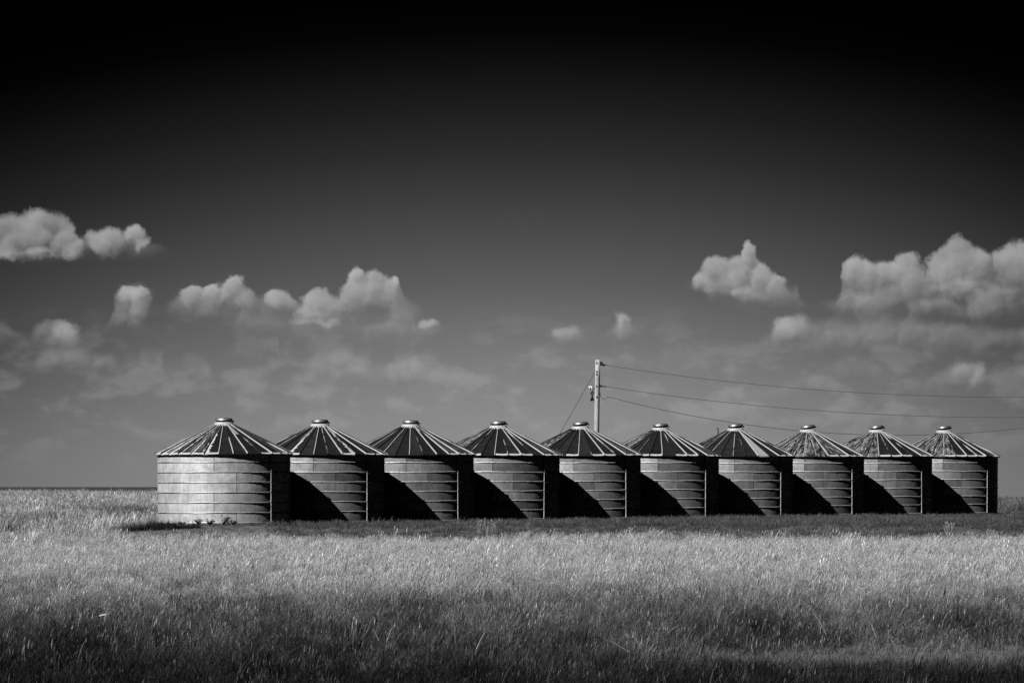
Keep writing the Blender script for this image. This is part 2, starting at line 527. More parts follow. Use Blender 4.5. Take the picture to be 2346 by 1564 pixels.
def mat_grass(name, instanced=True, translucent=0.35):
    m = bpy.data.materials.new(name)
    m.use_nodes = True
    t = m.node_tree
    t.nodes.clear()
    N = NT(t)
    o = t.nodes.new('ShaderNodeOutputMaterial')
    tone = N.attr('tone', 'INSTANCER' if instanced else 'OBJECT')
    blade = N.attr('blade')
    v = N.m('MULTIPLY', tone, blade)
    d = t.nodes.new('ShaderNodeBsdfDiffuse')
    tr = t.nodes.new('ShaderNodeBsdfTranslucent')
    mx = t.nodes.new('ShaderNodeMixShader')
    mx.inputs[0].default_value = translucent
    for n in (d, tr): t.links.new(v, n.inputs[0])
    t.links.new(d.outputs[0], mx.inputs[1])
    t.links.new(tr.outputs[0], mx.inputs[2])
    t.links.new(mx.outputs[0], o.inputs[0])
    return m


M = dict(
    sheet=mat_sheet(), band=mat_band(), roof=mat_roof(), rib=mat_rib(),
    liner=mat_plain('dark_liner', .02, .04, 3.0),
    collar=mat_plain('cap_zinc', .32, .5, 9.0, .5, .2),
    lid=mat_plain('lid_steel', .14, .30, 7.0, .5, .8),
    footing=mat_plain('footing_concrete', .03, .06, 6.0),
    wood=mat_plain('weathered_wood', .19, .50, 5.0, .85, 0, .1, (5, 5, .55)),
    iron=mat_plain('dark_iron', .015, .04, 9.0, .6),
    porcelain=mat_plain('pale_porcelain', .5, .75, 9.0, .35),
    wire=mat_plain('line_wire', .05, .08, 4.0, .6),
    rubbish=mat_plain('dry_scrap', .25, .4, 9.0, .8),
    grass=mat_grass('grass_blade'), weed=mat_grass('weed_leaf', False, .2),
)


# ------------------------------------------------------------------ ground
def sstep(a, b, x):
    t = np.clip((x - a) / (b - a), 0, 1)
    return t * t * (3 - 2 * t)


_ph = rng.uniform(0, 6.28, (14, 3))
_fr = np.array([[math.cos(a), math.sin(a)] for a in rng.uniform(0, 6.28, 14)])


def wob(x, y, scale, k0=0, n=7):
    """cheap smooth noise, about -1..1"""
    s = 0
    for k in range(k0, k0 + n):
        q = scale * (0.6 + 0.35 * (k - k0))
        s = s + np.sin((_fr[k, 0] * x + _fr[k, 1] * y) * q + _ph[k, 0]) * np.cos((_fr[k, 1] * x - _fr[k, 0] * y) * q * .7 + _ph[k, 1])
    return s / math.sqrt(n)


def ground_z(x, y):
    x, y = np.asarray(x, float), np.asarray(y, float)
    fore = -0.80 + .005 * np.clip(x, -25, 25) + (np.minimum(y, 186) - 186) * 0.0110
    yard = 0.0186 * (y - 198.8) / 5.05
    yard = np.clip(yard, -0.02, 0.19) - 0.11 - 0.17 * sstep(222, 246, y) * (y < 262) - 0.17 * (y >= 262) * (1 - sstep(262, 300, y))
    left = sstep(15.0, 18.5, -x)
    z = fore + (yard - fore) * (sstep(185, 196, y) * (1 - left) + sstep(168, 214, y) * left)
    q = sstep(-0.055, 0.09, x / np.maximum(y, 1))
    crest = 0.82 * (1 - q) + 0.22 * q
    back = np.clip((y - 215) / 200.0, 0, 1)
    z = z * (1 - back) + crest * back
    dip = sstep(425, 620, y)
    far_l = 0.45 + 0.65 * sstep(620, 1500, y) - .00027 * np.maximum(y - 1500, 0)
    far_r = -1.2 - .0045 * np.maximum(y - 500, 0)
    z = z * (1 - dip) + (far_l * (1 - q) + far_r * q) * dip
    lump = wob(x, y, 0.33) * 0.05 + wob(x, y, 0.09, 5) * 0.09
    z = z + lump * (0.15 + 0.85 * (1 - sstep(184, 192, y) * (1 - sstep(262, 300, y)))) * (y < 450)
    return z


def build_ground():
    ys = np.concatenate([[-300, -100, -20, 10, 30, 50], np.arange(60, 300, 1.5), np.arange(300, 460, 4), np.geomspace(470, 9000, 40)])
    ts = np.concatenate([[-1.6, -.7, -.35, -.22], np.linspace(-.16, .16, 90), [.22, .35, .7, 1.6]])
    V, Fc = [], []
    for y in ys:
        xs = ts * max(y, 60.0)
        zs = ground_z(xs, np.full_like(xs, max(y, 40.0)))
        V += [(a, y, c) for a, c in zip(xs, zs)]
    n = len(ts)
    for i in range(len(ys) - 1):
        for j in range(n - 1):
            Fc.append((i * n + j, i * n + j + 1, (i + 1) * n + j + 1, (i + 1) * n + j))
    m, N, b = material('prairie_soil')
    p = geo_pos(N)
    sx = N.t.nodes.new('ShaderNodeSeparateXYZ')
    N.t.links.new(p, sx.inputs[0])
    stretch = N.noise(N.vm('MULTIPLY', p, (1, .25, 1)), 0.9, 6.0, 0.7)
    v = N.mr(stretch, 0.3, 0.7, 0.05, 0.12)
    # far side of the rise: a dark crop
    v = N.mix(N.mr(sx.outputs[1], 455, 520), v, N.mr(stretch, 0.3, 0.7, 0.03, 0.06))
    grey(N, b, v)
    b.inputs['Roughness'].default_value = 1.0
    b.inputs['Specular IOR Level'].default_value = 0.0
    g = link('ground', mesh('ground', V, Fc, m, True))
    tag(g, 'open prairie ground rising gently to a low horizon', None, None, 'structure')


build_ground()

# ------------------------------------------------------------------ grain bins
RW = 2.745                 # wall radius
PITCH = 137.3 / 6 / 55.2   # ring height, about 16 in
EAVE_R, EAVE_Z, CAP_R, CAP_Z = 2.86, 2.832, 0.42, 4.03
NPAN = 30
STEP = 2 * math.pi / NPAN


def polar(r, a, z):
    return (r * math.sin(a), -r * math.cos(a), z)


def sheet_mesh(h, k):
    """one curved wall sheet, 1/7 of the girth, slightly buckled; lapped edge at its left end"""
    rr = random.Random(100 + k)
    ang = 2 * math.pi / 7
    gap = 0.012 / RW
    nx, nz = 12, 3
    V, Fc = [], []
    d = [[rr.gauss(0, 0.0022) for _ in range(nx + 1)] for _ in range(nz + 1)]
    for j in range(nz + 1):
        for i in range(nx + 1):
            a = gap + (ang - 2 * gap) * i / nx
            bulge = 0.0025 * math.sin(math.pi * j / nz)
            r = RW + bulge + d[j][i] + (0.010 if i == 0 else 0)
            V.append(polar(r, a, h * j / nz))
    for j in range(nz):
        for i in range(nx):
            q = j * (nx + 1) + i
            Fc.append((q, q + 1, q + nx + 2, q + nx + 1))
    # edges folded inwards give the sheet its thickness
    o = len(V)
    s = (RW - 0.03) / RW
    for i in (0, nx):                        # the two ends
        for j in range(nz + 1):
            x, y, z = V[j * (nx + 1) + i]
            V += [(x, y, z), (x * s, y * s, z)]
    for e in (0, 1):
        for j in range(nz):
            q = o + e * 2 * (nz + 1) + 2 * j
            Fc.append((q, q + 2, q + 3, q + 1))
    return mesh('wall_sheet', V, Fc, M['sheet'], True)


def band_mesh(k):
    """rolled joint between two rings: a raised bead that waves a little"""
    rr = random.Random(40 + k)
    n = 72
    ph = [rr.uniform(0, 6.28) for _ in range(4)]
    prof = [(-0.012, 0.026), (0.011, 0.020), (0.017, 0.0), (0.013, -0.016), (-0.012, -0.020)]
    V, Fc = [], []
    for i in range(n):
        a = 2 * math.pi * i / n
        dz = 0.007 * math.sin(5 * a + ph[0]) + 0.006 * math.sin(11 * a + ph[1]) + rr.gauss(0, 0.002)
        dr = 0.004 * math.sin(7 * a + ph[2]) + rr.gauss(0, 0.003)
        for r, z in prof:
            V.append(polar(RW + 0.008 + r + dr, a, z + dz))
    k_ = len(prof)
    for i in range(n):
        j = (i + 1) % n
        for q in range(k_ - 1):
            Fc.append((i * k_ + q, i * k_ + q + 1, j * k_ + q + 1, j * k_ + q))
    return mesh('ring_band', V, Fc, M['band'])


def panel_mesh(k):
    rr = random.Random(70 + k)
    V, Fc, UV = [], [], []
    nt, ns = 6, 4
    for j in range(nt + 1):
        t = j / nt
        r = CAP_R + (EAVE_R - CAP_R) * t
        z = CAP_Z + (EAVE_Z - CAP_Z) * t
        for i in range(ns + 1):
            s = i / ns
            a = (s - 0.5) * STEP
            # flat between the seams, a touch dished
            x, y = r * math.sin(a), -r * math.cos(a)
            x, y = x, -r * math.cos(STEP / 2) * (1 if 0 < i < ns else 1)
            V.append((x, y, z - 0.012 * t * math.sin(math.pi * s) + rr.gauss(0, 0.003) * (0 < i < ns)))
            UV.append((s, t))
    for j in range(nt):
        for i in range(ns):
            q = j * (ns + 1) + i
            Fc.append((q, q + ns + 1, q + ns + 2, q + 1))
    o = len(V)
    for i in range(ns + 1):     # folded drip edge
        x, y, z = V[nt * (ns + 1) + i]
        V.append((x, y, z - 0.045)); UV.append((i / ns, 0.9))
    for i in range(ns + 1):
        x, y, z = V[nt * (ns + 1) + i]
        V.append((x * .955, y * .955, z - 0.045)); UV.append((i / ns, 0.5))
    for i in range(ns):
        q = nt * (ns + 1) + i
        Fc.append((q, o + i, o + i + 1, q + 1))
        Fc.append((o + i, o + ns + 1 + i, o + ns + 2 + i, o + i + 1))
    return mesh('roof_panel', V, Fc, M['roof'], False, UV)


def rib_mesh(k):
    rr = random.Random(90 + k)
    V, Fc = [], []
    n = 5
    for j in range(n + 1):
        t = j / n
        r = CAP_R + 0.01 + (EAVE_R + 0.012 - CAP_R) * t
        z = CAP_Z + (EAVE_Z - CAP_Z) * t
        w = 0.012 + 0.007 * t
        h = 0.030 + 0.014 * t
        dx = rr.gauss(0, 0.003)
        for sx, sz in ((-w, -0.01), (-w * .7, h), (w * .7, h), (w, -0.01)):
            V.append((sx + dx, -r, z + sz))
    for j in range(n):
        for q in range(3):
            Fc.append((j * 4 + q, (j + 1) * 4 + q, (j + 1) * 4 + q + 1, j * 4 + q + 1))
    Fc.append(tuple(range(n * 4, n * 4 + 4)))
    return mesh('roof_seam', V, Fc, M['rib'])


H_RING = PITCH - 0.046  # gap bares the dark liner, imitating the shade line under each band
SHEETS = [sheet_mesh(H_RING, k) for k in range(5)]
SHEETS_TOP = [sheet_mesh(EAVE_Z + 0.025 - 6 * PITCH, 10 + k) for k in range(3)]
BANDS = [band_mesh(k) for k in range(6)]
PANELS = [panel_mesh(k) for k in range(4)]
RIBS = [rib_mesh(k) for k in range(3)]
LINER = mesh('liner', *lathe([(RW - 0.02, -0.25), (RW - 0.02, EAVE_Z - .01), (0.3, CAP_Z - .12)], 64), M['liner'], True)
FOOT = mesh('footing', *lathe([(RW - 0.01, -0.01), (RW + 0.05, -0.02), (RW + 0.09, -0.07), (RW + 0.09, -0.6)], 56), M['footing'])
COLLAR = mesh('cap_collar', *lathe([(.50, CAP_Z - .045), (.455, CAP_Z - .005), (.44, CAP_Z + .012), (.385, CAP_Z + .07), (.36, CAP_Z + .115), (.33, CAP_Z + .118), (.33, CAP_Z)], 40), M['collar'], True)
LID_H = 0.112
LID = mesh('lid', *lathe([(0.30, -0.012), (.352, -0.014), (.366, 0.0), (.366, .018), (.354, .03), (.348, LID_H - .03), (.325, LID_H - .008), (.2, LID_H + .008), (0.0, LID_H + .012)], 40), M['lid'], True)
SPINDLE = mesh('spindle', *lathe([(.30, -0.07), (.30, .04)], 24), M['iron'])
HINGE = mesh('hinge', *join(box(.375, 0, -.01, .07, .12, .05), box(.41, 0, -.045, .03, .16, .03)), M['iron'])
FLANGE = mesh('wall_flange', *join(*[box(0, -RW - .026, (k + .5) * PITCH - (.0 if k < 6 else .03), .034, .062, PITCH - (.03 if k < 6 else .09)) for k in range(7)]), M['band'])

A_OFF, B_OFF = R_(42.8 + 3.4), R_(62.0 + 3.4)
RING_OFF = [B_OFF, A_OFF, A_OFF, B_OFF, B_OFF, A_OFF, A_OFF]     # from the bottom ring up

LABELS = [
    ('pale sunlit steel grain bin at the left end of the row, its wall unshaded', 0.0),
    ('second grain bin of the row, one pale worn streak on its dark roof', 1.5),
    ('third grain bin of the row, evenly dark roof with a bright flat lid', 0.0),
    ('fourth grain bin, white edged roof, just left of the bin below the utility pole', 3.0),
    ('grain bin standing in front of the utility pole', 5.0),
    ('grain bin immediately right of the bin in front of the utility pole', 3.0),
    ('grain bin with a single pale bare panel in its dark roof', 4.5),
    ('grain bin with mottled roof next right of the one with a single pale roof panel', 7.5),
    ('mottled roof grain bin second from the right end of the row', 6.0),
    ('smallest looking grain bin, at the right end, dark side against the sky', 7.0),
]


def roof_props(i, a):
    """wear of the roof panel whose middle lies at angle a (degrees, 0 faces the camera) on bin i"""
    r = random.Random(i * 1000 + int(a * 10))
    d = dict(eave=0.0, left_wear=0.0, right_wear=0.0, mottle=0.0, top_bare=0.0, bare=0.0)
    front = abs(a) < 80
    if i == 0:
        if a < 3:
            d['eave'] = 1.0
            d['left_wear'] = r.choice([.3, .42, .55])
            d['right_wear'] = r.choice([0, 0, .25])
            d['mottle'] = .2 if a < -12 else 0
        if a > 36: d['eave'] = 1.0
        if 20 < a < 33: d['top_bare'] = .32
        if a > 58: d['mottle'] = .5
    elif i == 1:
        if -32 < a < -18: d['left_wear'], d['eave'] = .65, 1.0
        if 20 < a < 32: d['left_wear'], d['eave'], d['right_wear'] = .3, 1.0, .35
        if 32 < a < 48: d['top_bare'] = .25
        if a > 50: d['eave'] = 1.0
    elif i == 2:
        if a > 40: d['eave'] = .8; d['mottle'] = .25
        if 24 < a < 36: d['top_bare'] = .15
    elif i in (3, 4, 5):
        if -32 < a < 34 and r.random() < .8: d['eave'] = 1.0
        if a > 50: d['eave'] = 1.0; d['mottle'] = .3
        if a < -35: d['mottle'] = .25; d['left_wear'] = .25
    elif i == 6:
        if 24 < a + 5 < 36: d['bare'] = .62
        if a > 48: d['eave'] = .8
        if a < -40: d['mottle'] = .3
    else:
        lim = 25 if i == 7 else (-2 if i == 8 else 4)
        if a < lim + (12 if i == 7 else 0): d['mottle'] = .55; d['left_wear'] = .2
        if a >= lim - 6 and a < lim + 34: d['eave'] = 1.0
        if a > 50: d['eave'] = .9; d['mottle'] = .4
    if not front: d['mottle'] = max(d['mottle'], .3)
    return d


BIN_POS = []
for i, (label, tilt) in enumerate(LABELS):
    X, Y = -11.94 + 3.77 * i, 198.8 + 5.05 * i
    Z = 0.0186 * i
    BIN_POS.append((X, Y))
    b = bpy.data.objects.new('grain_bin', None)
    C.objects.link(b)
    b.location = (X, Y, Z)
    lr = random.Random(50 + i)
    b.rotation_euler = (R_(lr.uniform(-.35, .35)), R_(lr.uniform(-.35, .35)), 0)
    b.scale = (1, 1, 1 + lr.uniform(-.006, .006))
    tag(b, label, 'grain bin', 'round steel grain bins standing in a row')
    rr = random.Random(i)
    link('liner', LINER, b)
    link('footing', FOOT, b, rotz=rr.random() * 6)
    turn = R_(rr.uniform(-2.5, 2.5)) if i else 0.0
    for ring in range(7):
        data = SHEETS_TOP if ring == 6 else SHEETS
        for k in range(7):
            o = link('wall_sheet', data[rr.randrange(len(data))], b, (0, 0, ring * PITCH + 0.002),
                     (RING_OFF[ring] + turn + k * 2 * math.pi / 7))
            a = (RING_OFF[ring] + turn + (k + .5) * 2 * math.pi / 7 + math.pi) % (2 * math.pi) - math.pi
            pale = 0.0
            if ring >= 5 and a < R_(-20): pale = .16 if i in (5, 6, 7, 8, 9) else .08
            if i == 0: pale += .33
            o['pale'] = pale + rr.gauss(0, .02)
    for ring in range(7):
        o = link('ring_band', BANDS[(ring + i) % 6], b, (0, 0, ring * PITCH), rr.random() * 6.28)
    link('wall_flange', FLANGE, b, rotz=A_OFF + R_(1.2) + turn * .3)
    spin = R_(rr.uniform(-2, 2)) + (R_(4.6) if i == 0 else R_(2.5 + rr.uniform(-4, 4)))
    for k in range(NPAN):
        a = (k * STEP + spin + math.pi) % (2 * math.pi) - math.pi
        o = link('roof_panel', PANELS[rr.randrange(4)], b, (0, 0, rr.uniform(-.003, .003)), a)
        for kk, vv in roof_props(i, math.degrees(a)).items(): o[kk] = float(vv)
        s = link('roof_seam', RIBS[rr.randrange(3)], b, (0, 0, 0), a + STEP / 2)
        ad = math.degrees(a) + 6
        s['bright'] = float(min(1, max(0, rr.uniform(.2, .45) + (.38 if k % 2 else 0) + (.12 if -4 < ad < 46 else -.14) + (.08 if i >= 7 else 0) + (.2 if i == 0 and ad < 0 else 0))))  # alternation and right-half lift paint in sunlit seam faces
    link('cap_collar', COLLAR, b)
    ld = link('lid', LID, b, (0.0, 0, CAP_Z + .172 + .33 * math.sin(R_(tilt))), rot=(R_(rr.uniform(-1.5, 0)), -R_(tilt), R_(0)))
    link('spindle', SPINDLE, ld)
    link('hinge', HINGE, ld, rotz=R_(20))

# ------------------------------------------------------------------ utility pole and its wires
PY = 255.0
PX = F_PX / PY


def at(px, py, y=PY):
    k = F_PX / y
    return ((px - CX) / k, y, CAM_Z + (HOR - py) / k)


top = np.array(at(1369.5, 824))
foot = np.array(at(1363.5, 1180))
pole = bpy.data.objects.new('utility_pole', None)
C.objects.link(pole)
pole.location = tuple(foot)
tag(pole, 'weathered wooden utility pole rising behind the bins', 'utility pole')


def rel(px, py, dy=0.0):
    return tuple(np.array(at(px, py)) + np.array((0, dy, 0)) - foot)


def pole_parts(root):
    n = 9
    link('shaft', mesh('shaft', *tube([tuple((top - foot) * t - (0, 0, .35 * (t == 0))) for t in np.linspace(0, 1, n)], [.158 - .027 * t for t in np.linspace(0, 1, n)], 14), M['wood'], True), root)
    # top dead-end bracket
    link('bracket', mesh('bracket', *join(tube([rel(1373, 831), rel(1381, 834)], .095, 8), tube([rel(1379, 832), rel(1385, 839)], .05, 6)), M['iron']), root)
    link('clamp', mesh('clamp', *tube([rel(1381, 834.5), rel(1391, 836.5)], .03, 6), M['iron']), root)
    # middle bracket
    link('bracket', mesh('bracket', *join(tube([rel(1371, 883), rel(1378, 884.5)], .065, 8), tube([rel(1376, 884.3), rel(1389, 885)], .034, 6)), M['iron']), root)
    # lower knob insulator
    link('insulator', mesh('insulator', *join(tube([rel(1371, 901, -.05), rel(1375.5, 902, -.05)], .06, 8), tube([rel(1371, 909, -.05), rel(1374, 909, -.05)], .05, 6)), M['iron']), root)
    # fused cut-out on a short arm at the left
    link('arm', mesh('arm', *tube([rel(1352, 890.5), rel(1366, 889.5)], .032, 6), M['iron']), root)
    ins = link('insulator', mesh('insulator', *tube([rel(1350.5, 884), rel(1351.5, 888), rel(1353, 892)], [.05, .06, .04], 8), M['porcelain'], True), root)
    link('insulator', mesh('insulator', *tube([rel(1354.5, 884), rel(1357.5, 896)], [.03, .045], 8), M['porcelain'], True), root)
    link('fuse_tube', mesh('fuse_tube', *tube([rel(1358.5, 896), rel(1356.8, 900), rel(1356.8, 916.5), rel(1357.2, 918)], [.07, .125, .125, .08], 10), M['iron'], True), root)
    for y_ in (831, 851, 857, 884, 909):
        link('bolt', mesh('bolt', *box(*rel(1366.5, y_, -.155), .05, .03, .07), M['iron']), root)


pole_parts(pole)
# the next pole of the line, just outside the frame, carries the other ends
PEND = 2760
pole2 = bpy.data.objects.new('utility_pole', None)
C.objects.link(pole2)
pole2.location = at(PEND - 5, 1180)
tag(pole2, 'next weathered utility pole of the line beyond the right end of the bins', 'utility pole')
for ch in list(pole.children):
    c = ch.copy()
    C.objects.link(c)
    c.parent = pole2


def curve_through(pts, xs):
    """quadratic least squares through pixel points, pinned at the first point"""
    p = np.array(pts, float)
    d = p[:, 0] - p[0, 0]
    A = np.stack([d, d * d], 1)
    k = np.linalg.lstsq(A, p[:, 1] - p[0, 1], rcond=None)[0]
    q = xs - p[0, 0]
    return p[0, 1] + k[0] * q + k[1] * q * q


W1 = [(1389, 836.5), (1542, 860), (1688.5, 876), (1884, 893), (2079, 904), (2346, 910)]
W2 = [(1387, 885), (1542, 907), (1688.5, 922.5), (1884, 942), (2079, 952), (2346, 955)]
W3 = [(1393, 908.5), (1493, 935), (1640, 961.6), (1811, 985), (1986, 995), (2126, 995), (2207, 991), (2346, 981)]
for pts, lab, rad in ((W1, 'topmost thin power line running right from the pole top', .015),
                      (W2, 'middle thin power line running right from the pole', .015),
                      (W3, 'lowest power line, thicker and sagging behind the bin roofs', .018)):
    xs = np.linspace(pts[0][0], PEND, 44)
    rows = curve_through(pts, xs)
    line = [at(a, r) for a, r in zip(xs, rows)]
    if pts is W3:
        line = [at(a, r) for a, r in ((1375, 903), (1377, 909), (1381, 913.5), (1386, 914), (1389, 911), (1392, 907))] + line
    o = link('power_line', mesh('power_line', *tube(line, rad, 6), M['wire']))
    tag(o, lab, 'power line', 'overhead wires from the utility pole')
o = link('guy_wire', mesh('guy_wire', *tube([at(1364, 850), at(1283, 992), at(1183, 1168)], .019, 6), M['wire']))
tag(o, 'thin slanting guy wire bracing the utility pole on its left', 'guy wire')

# thin pipe standing up behind the seventh roof
yp = 271.0
pv = [at(1645.5, 1180, yp), at(1645.5, 984, yp)]
pipe = bpy.data.objects.new('vent_pipe', None)
C.objects.link(pipe)
pipe.location = pv[0]
d = np.array(pv[1]) - np.array(pv[0])
link('shaft', mesh('shaft', *tube([(0, 0, -.2), tuple(d)], .032, 8), M['iron']), pipe)
link('cap', mesh('cap', *tube([tuple(d + (-.075, 0, .03)), tuple(d + (-.05, 0, .075)), tuple(d + (.02, 0, .05))], [.03, .042, .03], 8), M['iron']), pipe)
tag(pipe, 'thin dark upright pipe poking up behind the roof with the single pale panel', 'pipe')


# ------------------------------------------------------------------ grass
def clump_mesh(name, seed, blades, spread, hmin, hmax, lean, width, head=0.0, wind=0.12):
    r = random.Random(seed)
    V, Fc, T = [], [], []
    for _ in range(blades):
        a, q = r.uniform(0, 6.283), spread * math.sqrt(r.random())
        bx, by = q * math.cos(a), q * math.sin(a)
        h = r.uniform(hmin, hmax)
        la = r.uniform(0, 6.283)
        ll = abs(r.gauss(0, lean)) * h
        lx, ly = ll * math.cos(la) + wind * h * r.uniform(.3, 1.4), ll * math.sin(la)
        wa = r.uniform(0, 3.1416)
        wx, wy = math.cos(wa) * width * r.uniform(.6, 1.3), math.sin(wa) * width * r.uniform(.6, 1.3)
        o = len(V)
        tone = r.uniform(.55, 1.25)
        droop = r.uniform(0, .25) * ll
        seg = ((0, 1.0, .0), (.5, .85, .28), (.82, .6, .66), (1.0, 0, 1.0))
        for k, (t, w, bend) in enumerate(seg):
            z = h * t - droop * bend
            cx, cy_ = bx + lx * bend, by + ly * bend
            if k < 3:
                V += [(cx - wx * w / 2, cy_ - wy * w / 2, z), (cx + wx * w / 2, cy_ + wy * w / 2, z)]
                T += [tone * (.62 + .38 * t)] * 2
            else:
                V.append((cx, cy_, z)); T.append(tone * 1.05)
        Fc += [(o, o + 1, o + 3, o + 2), (o + 2, o + 3, o + 5, o + 4), (o + 4, o + 5, o + 6)]
        if r.random() < head:      # seed head: a small spindle near the tip
            cx, cy_, z = bx + lx, by + ly, h - droop
            o = len(V)
            hw, hl = width * 1.7, r.uniform(.05, .09)
            V += [(cx - hw / 2, cy_, z - hl * .5), (cx + hw / 2, cy_, z - hl * .5), (cx + .01, cy_ - hw / 2, z - hl * .4), (cx + .012, cy_, z + hl * .5), (cx, cy_, z - hl)]
            T += [tone * 1.1] * 5
            Fc += [(o, o + 1, o + 3), (o + 1, o + 2, o + 3), (o + 2, o, o + 3), (o, o + 4, o + 1)]
    me = mesh(name, V, Fc, M['grass'])
    at_ = me.attributes.new('blade', 'FLOAT', 'POINT')
    at_.data.foreach_set('value', T)
    return me


def clump_set(name, n, **kw):
    col = bpy.data.collections.new(name)      # never linked to the scene: only instanced
    for k in range(n):
        o = bpy.data.objects.new(name, clump_mesh(name, 500 + 31 * k, **kw))
        col.objects.link(o)
    return col


def scatter(name, col, pts, tone, scale, label):
    n = len(pts)
    me = bpy.data.meshes.new(name)
    me.vertices.add(n)
    me.vertices.foreach_set('co', np.asarray(pts, np.float32).ravel())
    for nm, arr in (('tone', tone), ('size', scale), ('turn', rng.uniform(-0.9, 0.9, n))):
        a = me.attributes.new(nm, 'FLOAT', 'POINT')
        a.data.foreach_set('value', np.asarray(arr, np.float32))
    o = link(name, me)
    tag(o, label, None, None, 'stuff')
    g = bpy.data.node_groups.new(name + '_scatter', 'GeometryNodeTree')
    g.interface.new_socket('Geometry', in_out='INPUT', socket_type='NodeSocketGeometry')
    g.interface.new_socket('Geometry', in_out='OUTPUT', socket_type='NodeSocketGeometry')
    nd, ln = g.nodes, g.links
    gi, go = nd.new('NodeGroupInput'), nd.new('NodeGroupOutput')
    iop = nd.new('GeometryNodeInstanceOnPoints')
    m2p = nd.new('GeometryNodeMeshToPoints')
    ci = nd.new('GeometryNodeCollectionInfo')
    ci.inputs[0].default_value = col
    ci.inputs['Separate Children'].default_value = True
    ci.inputs['Reset Children'].default_value = True
    ln.new(gi.outputs[0], m2p.inputs['Mesh'])
    ln.new(m2p.outputs[0], iop.inputs['Points'])
    ln.new(ci.outputs[0], iop.inputs['Instance'])
    iop.inputs['Pick Instance'].default_value = True

    def named(nm):
        q = nd.new('GeometryNodeInputNamedAttribute')
        q.data_type = 'FLOAT'
        q.inputs[0].default_value = nm
        return q.outputs[0]

    cx = nd.new('ShaderNodeCombineXYZ')
    ln.new(named('turn'), cx.inputs[2])
    e2r = nd.new('FunctionNodeEulerToRotation')
    ln.new(cx.outputs[0], e2r.inputs[0])
    ln.new(e2r.outputs[0], iop.inputs['Rotation'])
    sc = nd.new('ShaderNodeCombineXYZ')
    s = named('size')
    for k in range(3): ln.new(s, sc.inputs[k])
    ln.new(sc.outputs[0], iop.inputs['Scale'])
    ln.new(iop.outputs[0], go.inputs[0])
    md = o.modifiers.new('scatter', 'NODES')
    md.node_group = g
    return o


def field_points(y0, y1, dens0, dens1, half=0.19, lo=-1e9, hi=1e9):
    """random points over the strip of field seen between two distances"""
    out = []
    y = y0
    while y < y1:
        dy = 2.0
        d = dens0 + (dens1 - dens0) * (y - y0) / (y1 - y0)
        xa, xb = max(-half * y - 2, lo * y), min(half * y + 2, hi * y)
        n = rng.poisson(max(0, (xb - xa)) * dy * d)
        out.append(np.stack([rng.uniform(xa, xb, n), rng.uniform(y, y + dy, n)], 1))
        y += dy
    return np.concatenate(out)


def off_bins(p, extra=0.0):
    ok = np.ones(len(p), bool)
    for X, Y in BIN_POS:
        ok &= np.hypot(p[:, 0] - X, p[:, 1] - Y) > RW + extra
    return ok


def yard_edge(x):
    return 188.6 + 0.9 * np.sin(x * .35) + 0.5 * np.sin(x * 1.1 + 1) - 0.02 * x


def in_yard(x, y):
    """the short green yard round the bins"""
    e = (y - yard_edge(x)) / 1.0
    left = (x - (-9.5 - (y - 190) * .25)) / 1.2
    return np.clip(np.minimum(e, left), 0, 1) * (y < 268)


def in_low(x, y):
    """the trodden ground before the left end bin, thin short grass"""
    e = np.minimum((y - yard_edge(x)) / 1.0, (203 - y) / 2.0)
    e = np.minimum(e, (x + 17.0) / 1.5)
    return np.clip(np.minimum(e, (-7.8 - (y - 190) * .25 - x) / 1.0), 0, 1)


DRY = clump_set('dry_clump', 7, blades=30, spread=.16, hmin=.09, hmax=.36, lean=.65, width=.010, head=.12, wind=.2)
STEMS = clump_set('stem_clump', 5, blades=5, spread=.12, hmin=.2, hmax=.40, lean=.6, width=.009, head=.6, wind=.22)
LOW = clump_set('low_clump', 5, blades=30, spread=.20, hmin=.07, hmax=.22, lean=.55, width=.010, head=.0)
COARSE = clump_set('hill_clump', 5, blades=22, spread=.26, hmin=.14, hmax=.40, lean=.55, width=.018, head=.15)

# foreground: pale cured grass far off, a vignette-like darkening painted into its colour towards the camera
p = field_points(62, 190.5, 13, 11)
x, y = p[:, 0], p[:, 1]
keep = (in_yard(x, y) + in_low(x, y) < rng.uniform(.2, .8, len(p))) & off_bins(p)
p, x, y = p[keep], x[keep], y[keep]
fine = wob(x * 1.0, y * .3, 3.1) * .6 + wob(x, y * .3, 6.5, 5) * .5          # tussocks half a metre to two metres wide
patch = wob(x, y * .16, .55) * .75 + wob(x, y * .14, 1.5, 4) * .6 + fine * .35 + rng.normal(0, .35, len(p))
painted_dark = 1 - sstep(72, 160, y + 8.5 * patch + 5 * np.clip(x / (y * .107), -1, 1))  # share of the painted darkening, stronger near the camera and to the left
tone = 0.52 * (1 - painted_dark) ** 1.6 + 0.016
tone *= np.exp(rng.normal(0, 1, len(p)) * (.20 + .26 * painted_dark) + (.10 + .16 * painted_dark) * fine)
size = np.exp(rng.normal(0, .27, len(p)) + .13 * fine) * (.76 + .22 * painted_dark)
track = np.exp(-((y - (93.5 + .06 * x)) / 2.6) ** 2) * sstep(1, 6.5, x)      # flattened wheel track on the right
keep = rng.random(len(p)) > track * .55
size = size * (1 - .68 * track)
size = size * (1 - .3 * sstep(80, 86, p[:, 1]) * (1 - sstep(90, 93, p[:, 1])) * sstep(1, 6, p[:, 0]))
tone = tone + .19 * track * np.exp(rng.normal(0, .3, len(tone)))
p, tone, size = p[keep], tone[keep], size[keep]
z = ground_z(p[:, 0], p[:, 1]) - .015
scatter('prairie_grass', DRY, np.column_stack([p, z]), tone, size, 'tall cured prairie grass filling the foreground field')
